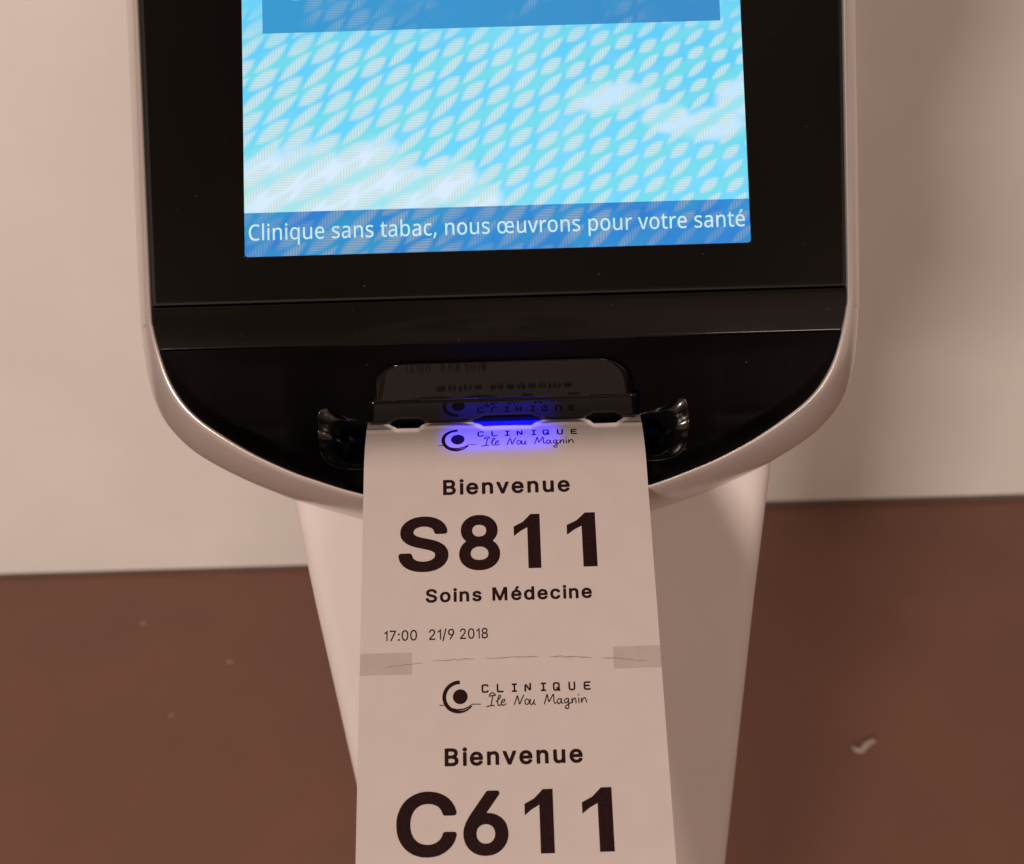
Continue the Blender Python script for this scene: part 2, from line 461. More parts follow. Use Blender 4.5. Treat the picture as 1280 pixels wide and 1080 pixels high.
# ------------------------------------------------------------------ text helper
# letter outlines (advance; loops of x,y), capitals 700 high: B bold and A plain grotesque, N narrow humanist
GLYPHS = {
  'B': {
    '1': '390;330,-34 330,734 222,734 128,625 20,560 20,422 95,490 180,545 180,-34',
    '0': '623;266,-40 241,-34 211,-24 186,-12 156,8 131,31 111,54 93,81 77,111 62,146 51,181 37,261 32,351 36,436 47,501 69,571 86,606 101,631 136,673 161,695 184,711 231,731 281,742 311,743 346,741 376,736 406,727 436,713 456,700 480,681 501,660 521,634 541,601 567,536 576,501 585,456 590,396 592,351 587,261 572,181 553,126 539,96 521,66 502,41 481,19 436,-13 411,-25 381,-35 326,-43;284,106 311,102 341,106 366,118 389,141 408,171 421,206 431,246 437,301 439,366 435,426 427,471 414,516 396,551 374,576 351,591 321,598 296,597 271,590 250,576 228,551 212,521 200,486 191,446 186,401 184,346 187,286 195,236 206,196 221,161 239,136 261,116',
    '2': '623;73,-31 60,-20 54,-5 54,65 55,75 60,85 314,355 362,410 383,439 397,465 404,485 407,510 405,530 399,550 388,567 373,580 353,591 333,596 308,598 288,597 268,592 253,586 238,575 228,564 214,535 206,485 193,469 178,464 83,465 65,475 59,485 56,495 57,525 62,555 78,605 103,646 138,684 178,711 218,729 268,741 323,743 378,736 428,718 463,697 493,672 518,642 537,610 550,575 557,540 558,500 553,460 544,430 531,400 514,370 489,335 418,251 288,115 293,112 533,112 548,110 561,100 569,85 570,0 566,-15 553,-29 538,-34 88,-34',
    '6': '623;262,-39 212,-26 167,-2 127,31 110,51 92,76 69,126 56,181 54,236 62,291 84,356 121,426 160,486 322,723 332,731 342,734 452,733 465,726 473,716 477,701 474,686 326,471 327,467 332,466 362,464 392,458 442,440 486,411 507,390 523,371 539,346 550,321 564,271 568,241 569,206 566,176 561,146 547,106 521,61 487,22 452,-4 407,-27 367,-38 312,-43;277,106 297,102 317,101 337,104 358,111 373,121 389,136 403,156 411,176 416,201 416,226 413,251 406,271 394,291 381,306 362,319 342,327 322,331 297,330 277,326 257,317 241,306 228,291 218,276 211,256 206,231 206,206 210,181 217,161 229,141 242,126 257,115',
    '8': '623;256,-40 221,-33 186,-21 156,-7 126,12 99,36 76,62 59,91 47,121 40,151 37,186 41,226 48,256 60,286 78,316 96,338 128,366 130,371 99,406 86,426 75,451 64,496 63,526 64,551 75,596 95,636 126,674 161,702 201,723 246,737 296,743 351,741 381,735 411,726 436,716 466,698 488,681 511,657 530,631 543,606 553,576 558,546 559,511 554,476 545,446 530,416 512,391 492,371 494,366 516,348 537,326 554,301 567,276 578,246 583,221 585,191 584,161 572,111 549,66 516,29 476,-1 426,-25 371,-39 311,-43;270,106 311,102 356,107 386,118 411,139 420,151 426,168 429,186 428,206 418,236 396,262 376,275 351,285 326,289 296,289 271,285 246,275 226,262 211,247 199,226 194,206 193,181 200,156 211,137 226,124 246,113;282,436 316,432 351,439 376,453 395,476 405,506 402,541 391,566 381,576 366,586 346,594 326,598 301,598 281,596 261,589 247,581 236,571 226,558 220,541 217,521 218,501 224,481 233,466 246,452 261,443',
    'B': '628;68,-31 55,-20 50,-10 49,0 49,700 53,716 67,730 83,734 348,734 388,730 418,724 448,714 478,700 518,671 547,635 568,595 579,550 581,495 578,470 571,445 562,425 550,405 533,385 516,370 550,340 573,313 591,280 603,245 609,200 607,155 598,115 580,75 558,44 523,14 478,-11 433,-25 393,-31 353,-34 83,-34;205,115 213,112 353,113 388,117 415,125 438,142 452,165 455,195 447,225 435,245 420,260 398,273 378,280 343,284 208,283 205,280;205,430 208,427 213,427 338,427 363,431 388,441 410,460 424,485 428,500 428,520 425,535 419,550 408,564 398,573 383,580 363,585 333,587 208,587 205,585',
    'C': '702;315,-40 290,-35 251,-24 220,-12 185,8 160,26 130,52 105,80 84,111 64,146 49,181 37,221 29,256 22,331 22,376 26,421 32,461 42,496 65,556 85,591 106,621 130,648 156,671 209,706 240,720 275,732 310,739 345,743 380,743 415,740 470,729 520,709 565,682 601,651 634,611 662,561 673,531 682,496 685,481 682,466 670,452 655,446 555,446 543,451 533,461 515,510 495,540 473,561 445,577 405,590 360,593 315,586 280,572 245,546 220,516 198,476 183,426 177,366 179,301 189,251 207,206 220,183 239,161 255,145 275,131 296,121 320,113 345,108 370,107 400,109 426,116 451,126 475,141 491,156 505,173 520,201 531,236 539,246 550,253 565,255 660,253 670,248 678,241 683,231 684,216 669,156 656,126 642,101 605,54 560,15 509,-14 480,-26 445,-35 380,-43',
    'M': '864;68,-31 55,-20 50,-10 49,0 49,700 50,710 58,723 68,731 83,734 208,734 223,731 236,720 413,270 433,214 628,720 638,729 653,734 783,734 793,732 804,725 812,715 815,700 815,0 812,-15 804,-25 793,-32 783,-34 693,-34 683,-32 673,-27 661,-10 660,375 658,385 498,-20 488,-29 473,-34 393,-34 377,-30 363,-15 203,388 200,-10 191,-25 173,-34 83,-34',
    'S': '614;248,-42 198,-31 148,-12 108,14 76,43 48,83 30,123 24,148 19,183 20,198 25,208 37,218 48,222 143,222 158,219 168,212 174,203 186,158 196,143 208,131 228,118 253,109 278,104 308,102 338,104 368,110 393,120 413,133 428,149 438,168 441,193 438,213 432,223 422,233 393,251 348,267 228,301 193,314 148,335 107,363 73,399 58,423 47,448 38,498 41,553 54,598 77,638 109,673 153,704 203,727 253,739 313,743 373,739 423,726 463,709 503,683 534,653 559,618 578,573 583,548 585,518 583,508 578,498 568,490 553,486 463,486 453,488 443,494 435,503 421,548 410,563 398,573 378,584 358,591 333,596 308,597 283,595 258,590 233,579 216,568 203,553 196,538 192,518 195,498 200,488 210,478 240,458 283,442 393,411 443,394 488,372 528,343 548,323 563,304 584,263 590,243 595,213 596,178 593,153 579,103 553,58 520,23 483,-4 433,-27 373,-42 308,-46',
    'c': '544;237,-41 182,-26 157,-15 132,1 109,19 89,39 59,79 35,129 19,189 13,259 18,324 30,374 54,429 87,476 128,514 170,539 222,556 272,563 332,559 372,550 407,536 442,516 468,494 495,464 516,429 531,389 529,369 522,357 507,348 427,328 412,327 402,330 390,339 375,374 362,390 347,403 332,411 307,418 277,420 252,416 232,408 212,392 193,369 181,344 171,309 167,274 168,234 173,199 185,164 200,139 222,116 246,104 272,99 312,100 332,107 347,114 362,127 372,139 392,182 402,191 412,194 427,194 517,170 524,164 531,154 533,134 518,94 495,54 463,19 427,-8 382,-29 337,-41 287,-45',
    'd': '584;222,-41 187,-32 162,-22 137,-8 112,11 92,30 72,54 54,84 39,114 29,144 20,179 14,224 13,259 18,329 24,359 37,399 59,444 93,489 114,509 137,526 184,549 212,557 242,562 302,561 347,551 392,526 394,699 395,709 399,719 410,729 422,734 522,732 532,727 540,719 544,709 546,699 546,4 544,-11 533,-26 517,-34 422,-33 407,-25 400,-16 397,-6 392,-6 357,-28 317,-41 267,-45;271,99 297,99 322,106 342,117 357,131 372,153 383,179 391,209 394,239 395,274 391,309 383,344 371,369 357,389 337,406 317,415 292,419 267,419 242,414 222,403 206,389 191,369 180,344 171,314 167,279 167,244 171,209 179,179 192,150 208,129 227,113 247,103',
    'e': '556;242,-42 187,-28 142,-6 97,30 62,74 47,100 34,129 20,179 13,239 16,309 28,369 51,424 77,465 117,506 162,536 207,553 237,560 267,563 322,560 377,547 422,525 463,494 496,454 520,409 536,354 544,294 543,224 539,214 532,207 522,201 512,199 172,199 172,189 182,162 197,138 217,119 242,106 272,99 317,99 337,104 352,111 367,122 377,134 396,169 407,176 417,179 427,179 517,156 526,149 533,139 536,119 520,79 497,44 468,14 431,-11 392,-29 347,-41 292,-45;175,339 383,339 379,354 369,374 347,400 332,410 317,416 282,420 247,416 217,401 191,374 179,354',
    'i': '229;57,-30 45,-20 40,-10 38,0 39,530 48,545 57,552 67,555 162,556 172,552 181,545 188,535 190,525 190,-5 187,-15 180,-25 162,-34 72,-34;87,579 57,595 42,610 32,625 26,640 23,660 24,680 28,695 35,710 47,725 62,738 77,747 92,752 112,755 132,753 147,749 162,743 177,732 188,720 198,705 204,690 208,670 207,650 203,635 196,620 184,605 157,585 142,579 122,576',
    'n': '564;57,-31 45,-20 40,-10 38,0 38,520 44,540 53,550 67,556 157,556 167,553 177,546 185,535 187,526 222,544 247,554 287,562 322,563 352,560 382,553 412,542 437,528 467,502 492,469 510,430 521,385 525,330 525,0 524,-10 519,-20 508,-30 497,-33 407,-34 397,-32 387,-27 377,-15 373,0 373,320 370,355 359,385 342,403 317,415 287,419 252,413 227,400 216,390 205,375 194,345 190,310 190,0 187,-15 177,-27 162,-33 72,-34',
    'o': '571;237,-41 182,-26 157,-15 132,1 109,19 89,39 59,79 35,129 19,189 13,259 18,324 30,374 54,429 87,476 128,514 170,539 222,556 272,563 332,560 387,545 417,531 437,519 477,485 512,439 537,387 546,359 553,324 558,259 553,194 542,144 530,114 517,87 502,63 483,39 444,4 402,-21 377,-31 347,-39 287,-45;269,99 297,98 322,103 342,111 358,124 375,144 389,169 399,199 404,229 405,269 401,304 394,334 382,363 367,384 347,403 327,413 302,419 277,420 252,416 232,408 212,392 197,374 183,349 173,319 168,284 167,249 170,214 177,184 190,154 207,130 226,114 247,103',
    's': '502;199,-42 159,-33 124,-19 93,-1 65,24 42,54 23,94 15,129 16,139 21,149 29,157 39,162 124,180 139,179 149,174 158,164 170,134 186,114 214,101 249,97 284,100 314,112 328,124 334,134 335,144 332,154 319,167 299,176 184,204 144,218 114,233 84,254 58,284 46,304 38,324 31,364 33,409 46,449 64,479 93,509 129,533 169,550 214,560 269,563 314,558 344,551 379,536 409,517 433,494 458,459 474,424 480,399 478,389 473,379 464,370 454,366 374,348 364,348 354,351 343,359 325,394 304,414 284,421 254,423 224,419 199,407 190,399 184,389 184,379 186,369 199,356 224,345 339,317 378,304 408,289 436,269 463,239 474,219 482,199 489,159 487,114 474,74 454,40 424,10 389,-14 349,-31 304,-41 249,-45',
    'u': '564;207,-37 182,-32 152,-20 128,-7 107,9 89,28 72,53 59,78 50,103 41,148 38,188 38,523 42,538 57,552 72,556 162,555 177,549 186,538 190,523 190,198 193,168 204,138 222,118 247,106 277,103 310,108 337,122 356,143 369,173 373,208 373,523 377,538 387,549 402,556 492,556 507,552 521,538 525,523 525,3 521,-17 512,-27 497,-33 407,-34 389,-27 382,-19 376,-7 372,-5 337,-24 292,-37 252,-41',
    'v': '536;209,-31 199,-23 191,-10 -8,510 -10,525 -6,538 5,550 24,556 119,556 129,553 141,545 147,535 264,212 269,204 386,530 394,544 404,552 419,556 514,556 529,551 542,535 545,525 543,510 342,-15 329,-29 314,-34 224,-34',
    'é': '556;242,-42 212,-36 182,-26 157,-14 132,1 107,21 87,41 68,64 53,89 29,144 16,204 13,274 21,339 32,380 46,414 67,451 93,484 117,506 152,530 192,548 230,559 222,563 213,574 210,584 211,599 282,749 292,758 307,762 412,761 425,754 433,744 437,729 434,714 331,559 385,544 427,522 468,489 499,449 524,399 537,349 544,284 545,234 542,219 528,204 512,199 172,199 171,194 184,159 202,132 227,113 262,100 307,98 327,101 347,109 362,118 373,129 396,169 407,176 417,179 427,179 517,156 526,149 533,139 536,119 520,79 497,44 468,14 431,-11 392,-29 347,-41 292,-45;175,339 383,339 379,354 369,374 347,400 332,410 317,416 282,420 247,416 217,401 191,374 179,354',
  },
  'A': {
    '1': '390;330,-6 330,706 267,706 211,625 82,560 82,479 157,490 242,545 242,-6',
    '/': '343;15,-113 11,-105 12,-100 236,735 240,740 245,742 325,742 330,739 332,730 107,-105 105,-111 100,-114',
    '0': '623;266,-14 236,-7 211,3 171,28 151,46 131,69 100,121 76,186 62,261 57,351 62,436 72,496 92,561 121,616 154,656 176,675 196,689 236,707 281,717 311,718 341,717 371,712 401,702 426,690 447,676 471,655 491,633 509,606 523,581 537,546 548,511 562,436 567,351 562,266 551,201 531,136 501,81 471,44 451,26 428,11 386,-8 356,-15 326,-18 296,-18;281,81 321,77 351,83 381,98 406,121 428,156 446,201 457,251 463,301 464,366 460,431 449,486 432,536 412,571 386,598 356,616 321,623 291,622 261,613 236,597 212,571 194,541 178,501 168,456 161,401 159,336 163,281 171,226 185,181 201,146 226,113 251,93',
    '2': '623;83,-7 79,0 80,70 333,339 382,395 404,425 420,455 428,480 432,505 430,530 424,555 413,575 398,592 378,607 353,617 328,622 298,623 273,620 248,611 228,599 213,585 202,570 192,550 186,525 183,495 179,490 88,489 82,495 84,535 92,570 101,595 123,631 153,664 191,690 228,706 273,716 323,718 373,711 413,697 444,680 474,655 498,627 516,595 528,560 533,525 532,485 524,450 515,425 500,395 453,330 387,255 229,90 238,87 538,87 544,80 543,-5 533,-9 88,-9',
    '6': '623;267,-15 222,-3 178,21 143,51 113,91 94,131 81,181 79,236 86,286 107,346 142,413 180,471 340,706 347,709 447,708 452,701 451,696 271,436 277,435 307,440 332,441 362,439 392,432 417,424 442,411 467,394 487,376 503,356 518,331 531,301 538,276 543,246 544,216 542,181 536,151 524,116 501,76 470,41 437,16 397,-4 362,-14 312,-18;274,81 297,76 327,77 352,82 372,90 395,106 412,125 425,146 435,171 441,201 441,231 436,261 426,286 410,311 392,329 372,342 347,352 322,356 297,355 272,351 247,341 226,326 208,306 196,286 186,261 181,231 182,201 187,171 197,146 209,126 228,106 249,91',
    '7': '623;131,-8 126,-4 126,5 431,610 426,613 86,613 81,615 77,620 77,700 78,705 86,709 541,708 546,700 546,614 236,-3 231,-8 226,-9',
    '8': '623;256,-14 221,-7 191,4 161,19 136,36 114,56 94,81 80,106 70,131 63,166 63,206 70,241 81,271 98,301 121,328 150,351 181,366 151,386 136,399 121,417 107,441 96,466 90,491 88,521 89,546 98,586 116,623 143,656 175,681 211,700 251,712 296,718 346,716 381,710 406,702 431,690 456,674 478,656 496,635 511,613 524,586 532,556 534,521 531,490 522,456 507,426 487,401 471,386 441,366 466,354 492,336 516,311 534,286 548,256 557,226 560,196 559,161 549,121 529,81 498,46 461,19 416,-2 366,-14 311,-18;267,81 321,77 346,79 371,85 391,93 411,105 426,118 440,136 449,156 453,176 454,201 449,226 441,245 431,261 416,277 396,292 371,304 341,312 311,315 276,312 246,303 221,290 201,273 184,251 173,226 168,196 170,166 179,141 193,121 211,104 236,90;279,411 301,408 326,408 346,411 366,418 386,429 400,441 412,456 421,471 428,491 430,511 429,536 424,556 414,576 402,591 386,603 371,612 346,620 321,624 291,623 266,618 246,610 226,596 212,581 201,564 194,541 192,516 194,491 203,466 216,446 233,431 256,418',
    '9': '623;172,-5 170,0 172,6 350,265 317,260 287,259 257,262 227,269 202,278 177,291 152,309 132,328 116,350 101,375 91,400 83,430 79,460 79,495 81,525 89,560 107,602 132,639 162,668 202,694 247,711 287,717 337,717 387,707 432,687 467,661 496,630 520,590 536,545 544,495 542,445 532,400 511,345 473,275 283,-5 277,-9 272,-9 182,-9;293,345 322,344 347,348 372,358 391,370 407,385 422,406 433,430 439,455 441,485 439,515 432,540 419,565 402,587 382,604 357,617 332,623 307,624 282,621 257,613 236,600 217,584 200,560 189,535 183,510 181,480 185,450 192,425 205,400 221,380 242,363 267,351',
    ':': '258;108,-11 83,3 67,24 60,49 63,79 77,104 98,120 123,128 153,125 178,111 195,89 203,64 200,34 185,9 163,-8 138,-15;123,364 108,367 94,374 73,393 61,419 60,444 68,470 88,493 113,505 143,506 168,497 188,479 201,454 202,424 193,399 173,377 148,365',
  },
  'N': {
    ',': '263;40,-131 35,-126 62,-11 85,116 90,119 180,119 185,117 193,104 181,59 151,-26 109,-126 105,-131',
    'C': '620;380,-15 340,-13 300,-7 265,1 230,14 200,30 172,50 150,70 128,95 108,125 92,155 79,190 69,225 61,265 56,305 55,350 57,395 69,470 92,535 125,591 145,615 171,640 195,659 225,677 260,692 290,702 330,710 365,714 440,713 485,707 530,697 570,683 594,670 557,590 550,590 510,606 470,619 415,627 375,627 345,623 315,616 285,603 260,589 235,568 215,546 198,520 185,495 172,460 164,425 160,390 158,350 160,300 168,255 179,215 195,180 211,155 233,130 255,112 283,95 310,84 345,76 380,73 455,76 505,85 560,100 565,99 567,95 567,20 565,15 525,1 480,-8 435,-13',
    'a': '550;205,-15 160,-9 120,4 90,23 66,50 49,85 41,125 41,165 50,205 65,233 90,260 119,280 150,295 185,305 230,313 380,323 381,360 377,390 369,415 355,435 330,451 300,458 265,459 225,454 190,444 128,420 124,425 98,490 115,501 155,517 195,529 230,536 300,539 335,536 365,529 405,512 425,498 438,485 459,450 471,410 476,355 476,0 470,-5 405,-4 390,56 385,64 347,25 310,3 265,-11;218,65 255,66 290,74 320,88 350,113 365,135 377,170 380,195 380,251 290,248 230,240 190,227 175,218 160,205 147,185 141,165 140,135 145,110 155,93 170,80 192,70',
    'b': '603;328,-15 278,-10 238,3 198,29 168,60 165,55 148,-3 83,-5 78,0 78,745 83,750 168,750 175,745 175,550 172,475 173,469 193,490 213,506 238,521 263,530 293,537 323,539 353,538 388,533 408,527 438,514 467,495 483,480 514,440 525,420 538,385 545,360 552,315 554,265 553,225 547,180 541,150 520,95 501,65 484,45 462,25 438,10 413,-1 383,-10;279,70 318,67 348,69 378,79 397,90 413,107 429,130 441,160 450,195 454,245 453,300 447,345 436,380 421,410 398,434 368,450 343,456 308,458 278,455 253,448 228,435 212,420 198,400 188,375 180,340 175,290 175,240 180,190 190,150 206,115 223,95 248,80',
    'c': '471;289,-15 229,-8 179,9 157,20 136,35 102,70 75,115 60,160 50,225 50,295 57,350 75,405 97,445 129,482 169,510 219,530 269,539 324,540 389,529 419,520 441,510 443,505 417,435 414,431 409,431 344,450 299,455 254,450 219,436 203,425 189,411 169,380 156,340 149,285 150,220 161,165 171,140 183,120 196,105 214,91 234,80 254,74 274,71 304,70 334,72 364,77 429,100 434,95 433,15 404,2 369,-8 329,-14',
    'e': '553;304,-15 249,-10 209,1 164,21 129,47 99,81 76,120 60,165 50,225 50,290 59,350 74,399 99,445 114,465 134,485 174,513 219,532 269,540 314,539 364,529 404,511 434,489 464,455 486,415 499,375 507,325 508,245 504,241 148,240 151,210 157,180 166,155 176,135 191,115 204,103 222,90 242,80 269,73 294,69 349,70 409,81 479,105 484,101 484,25 482,20 439,4 394,-8 349,-13;153,320 404,320 408,325 404,355 397,385 388,405 373,425 354,442 334,452 309,458 284,460 259,458 234,451 214,441 194,424 179,405 164,375 154,340',
    'i': '253;86,-5 81,-5 78,0 78,525 81,530 86,530 171,530 175,525 175,0 171,-5 166,-5;111,610 91,620 78,635 72,660 74,690 81,706 98,720 116,727 141,726 161,716 176,700 182,675 181,650 172,630 156,616 136,608',
    'l': '253;83,-5 78,0 78,745 83,750 168,750 175,745 175,0 168,-5',
    'n': '606;83,-5 78,0 78,525 83,530 154,530 158,525 168,468 173,467 198,493 228,514 263,529 303,538 353,540 393,535 433,524 468,505 490,485 508,458 522,420 530,380 531,340 531,0 528,-5 443,-5 438,-4 436,0 436,335 432,380 419,415 398,438 368,452 323,458 278,454 243,442 219,425 201,400 183,355 176,305 175,0 168,-5',
    'o': '593;289,-15 234,-8 189,7 164,21 144,35 109,70 80,115 61,165 51,220 49,280 56,345 69,390 91,435 124,477 164,507 209,527 254,537 314,540 369,532 414,515 458,485 491,450 515,410 534,360 544,300 545,240 538,185 524,135 502,90 470,50 434,22 389,0 339,-12;260,70 294,67 329,69 359,78 381,90 403,110 419,133 431,160 440,195 445,240 445,295 438,340 427,375 410,405 389,428 364,444 334,454 299,458 264,455 230,445 209,433 190,415 176,395 161,360 154,330 148,280 149,230 156,185 167,150 183,120 204,97 229,81',
    'p': '603;83,-240 78,-235 78,525 83,530 155,530 159,525 168,469 173,467 194,490 219,510 248,525 278,535 313,540 353,540 388,534 423,523 448,509 468,495 503,458 526,420 544,365 553,295 553,230 544,165 526,110 500,65 467,30 427,5 403,-4 373,-12 343,-15 313,-14 283,-10 258,-3 213,18 192,35 173,54 171,50 175,-15 175,-235 168,-240;283,70 318,67 348,70 373,78 393,91 413,111 431,140 442,170 451,210 455,255 453,300 446,345 433,383 418,410 398,432 378,445 343,456 308,458 278,454 248,445 228,434 209,415 196,395 185,365 179,335 175,290 176,230 181,185 192,145 208,115 228,93 253,78',
    'q': '603;434,-240 428,-235 428,-5 431,55 429,58 409,36 389,20 364,5 339,-5 314,-11 279,-15 249,-14 214,-9 194,-3 164,10 139,27 119,45 88,85 78,105 65,140 58,165 51,210 49,280 56,345 71,400 96,450 125,485 164,514 209,532 244,539 274,540 309,538 339,531 364,522 389,506 414,486 434,463 446,525 449,530 519,530 525,525 525,-235 519,-240;253,70 284,67 324,70 349,77 374,89 394,108 408,130 419,160 425,190 429,240 428,300 422,345 410,385 394,413 374,434 349,448 314,457 284,459 254,456 233,450 207,435 189,416 174,392 161,360 153,325 149,280 149,225 156,180 165,150 180,120 199,97 224,80',
    'r': '405;83,-5 78,0 78,525 83,530 153,530 158,527 168,441 190,470 213,495 238,514 268,529 293,537 323,540 368,538 393,533 395,525 383,448 378,445 348,450 318,452 293,449 273,442 250,430 230,415 213,398 198,376 183,340 175,295 175,0 168,-5',
    's': '470;205,-15 160,-12 120,-6 81,5 50,18 46,25 46,100 48,105 55,106 120,80 165,69 215,65 265,68 300,79 315,89 325,100 332,110 336,125 337,140 334,155 323,175 295,197 260,214 135,268 105,285 80,305 61,330 49,360 45,395 50,435 65,467 90,495 125,516 165,531 210,539 265,540 320,534 370,522 410,508 420,500 390,430 385,426 340,443 300,454 265,459 230,459 195,455 170,447 150,433 139,415 137,400 139,385 147,370 156,360 190,339 320,285 374,255 395,238 413,215 422,195 429,170 429,125 422,90 405,58 380,32 350,12 310,-3 265,-12',
    't': '354;241,-15 196,-10 155,5 126,28 103,60 91,95 85,140 85,450 81,454 16,454 11,460 11,500 15,505 81,535 88,540 120,645 126,651 176,651 181,648 181,535 186,531 326,530 331,530 333,525 333,460 331,454 186,454 182,450 181,155 183,130 189,110 196,95 206,85 221,74 236,69 251,66 276,66 331,76 336,75 337,70 336,3 321,-4 296,-10',
    'u': '606;262,-15 232,-13 197,-7 172,1 147,13 127,28 111,45 97,65 86,90 76,130 73,170 72,525 77,530 162,530 167,529 170,525 170,185 175,140 187,109 197,96 210,85 222,78 242,71 282,67 327,71 362,83 387,101 409,130 423,170 431,225 431,525 437,530 523,530 528,525 527,0 522,-5 452,-5 447,0 437,51 432,56 402,26 362,3 317,-10',
    'v': '498;200,-5 194,0 -5,525 0,530 90,530 95,529 98,525 215,200 245,104 250,97 290,219 400,525 405,530 500,530 503,525 501,520 303,0 300,-5 295,-5',
    'é': '553;304,-15 249,-10 209,1 164,21 129,47 99,81 76,120 60,165 50,225 50,290 59,350 74,399 99,445 114,465 134,485 174,513 219,532 269,540 314,539 364,529 404,511 434,489 464,455 486,415 499,375 507,325 508,245 504,241 148,240 151,210 157,180 166,155 176,135 191,115 204,103 222,90 242,80 269,73 294,69 349,70 409,81 479,105 484,101 484,25 482,20 439,4 394,-8 349,-13;153,320 404,320 408,325 404,355 397,385 388,405 373,425 354,442 334,452 309,458 284,460 259,458 234,451 214,441 194,424 179,405 164,375 154,340;229,589 224,591 222,595 225,610 270,675 318,755 424,756 429,752 429,739 399,700 344,641 294,595 284,589',
    'œ': '927;288,-15 248,-12 213,-3 178,11 147,30 123,51 99,80 78,115 64,150 53,195 48,245 49,295 55,345 66,385 83,423 104,455 128,481 163,507 188,520 213,529 268,538 328,537 373,526 418,504 453,475 483,437 516,480 538,500 558,513 583,525 608,533 633,537 663,539 713,535 753,523 788,504 823,474 838,455 855,425 873,375 879,340 881,310 881,245 878,241 538,241 533,240 533,225 540,180 554,140 573,112 598,91 623,79 648,72 673,69 713,69 748,73 778,79 853,105 858,100 858,25 855,20 803,0 753,-11 688,-15 633,-10 588,3 553,21 523,44 503,65 488,85 483,85 465,60 445,40 427,25 402,10 353,-8 318,-13;254,70 283,67 318,69 348,76 373,89 393,108 408,130 420,160 428,190 433,235 432,295 426,340 414,380 398,410 378,431 353,446 318,456 288,458 258,455 228,447 207,435 190,420 176,400 164,375 154,335 149,285 149,230 155,185 166,145 183,115 201,95 223,81;537,320 778,320 780,325 777,355 770,385 761,405 748,425 731,440 713,450 688,457 663,459 638,457 613,450 593,439 573,422 558,400 547,375 538,340',
  },
}
WEIGHT = {'B': .034, 'A': .009, 'N': .005}
def glyphs(body, spacing=1.0, face='A'):
    """outline letters set in a row as a flat triangulated mesh"""
    c = bpy.data.curves.new('text', 'CURVE'); c.dimensions = '2D'; c.fill_mode = 'BOTH'
    pen = 0
    for ch in body:
        if ch == ' ': pen += .27*spacing; continue
        q = GLYPHS[face][ch].split(';')
        for lp in q[1:]:
            pts = [tuple(int(t)*.001 for t in p.split(',')) for p in lp.split(' ')]
            sp = c.splines.new('POLY'); sp.points.add(len(pts)-1); sp.use_cyclic_u = True
            for k, (x, y) in enumerate(pts): sp.points[k].co = (pen + x, y, 0, 1)
        pen += int(q[0])*.001*spacing + WEIGHT[face]*1.2
    o = bpy.data.objects.new('text', c); C.objects.link(o)
    dg = bpy.context.evaluated_depsgraph_get(); dg.update()
    me = bpy.data.meshes.new_from_object(o.evaluated_get(dg))
    v = [(p.co.x, p.co.y) for p in me.vertices]; f = [tuple(p.vertices) for p in me.polygons]
    bpy.data.objects.remove(o); bpy.data.curves.remove(c); bpy.data.meshes.remove(me)
    return v, f
def fit(body, x0, x1, cap, face='B', spacing=1.0):
    v, f = glyphs(body, spacing, face); b = WEIGHT[face]
    lo = min(p[0] for p in v); hi = max(p[0] for p in v)
    return [(x0 + (x-lo)*(x1-x0)/(hi-lo), (y+b)*cap/(.7+2*b)) for x, y in v], f
def join(parts):
    vv, ff = [], []
    for v, f in parts:
        k = len(vv); vv += v; ff += [tuple(i+k for i in q) for q in f]
    return vv, ff
def ribbon(pts, wd, closed=False):
    """a pen stroke with round ends as one strip"""
    n = len(pts); L, Rr = [], []
    ws = wd if isinstance(wd, (list, tuple)) else [wd]*n
    for i in range(n):
        a = pts[max(0, i-1)]; b = pts[min(n-1, i+1)]
        tx, ty = b[0]-a[0], b[1]-a[1]; l = math.hypot(tx, ty) or 1
        nx, ny = -ty/l*ws[i]/2, tx/l*ws[i]/2
        L.append((pts[i][0]+nx, pts[i][1]+ny)); Rr.append((pts[i][0]-nx, pts[i][1]-ny))
    v = L + Rr; f = [(i, i+1, n+i+1, n+i) for i in range(n-1)]
    for e, s_ in ((0, -1), (n-1, 1)):
        c = pts[e]; k = len(v); a0 = math.atan2(L[e][1]-c[1], L[e][0]-c[0])
        v += [(c[0]+ws[e]/2*math.cos(a0 - s_*math.pi*j/6), c[1]+ws[e]/2*math.sin(a0 - s_*math.pi*j/6)) for j in range(7)]
        f.append(tuple(range(k, k+7)))
    return v, f

# caption on the screen
cv, cf = fit('Clinique sans tabac, nous œuvrons pour votre santé', -68.0, 67.8, 4.45, 'N', 1.02)
mesh('caption_text', [(x, y+17.05, .24) for x, y in cv], cf, M['caption'], screen, HEAD)
cv, cf = fit('S', -58.6, -49.5, 13.5)
mesh('heading_letter', [(x, y+84.75, .24) for x, y in cv], cf, M['caption'], screen, HEAD)

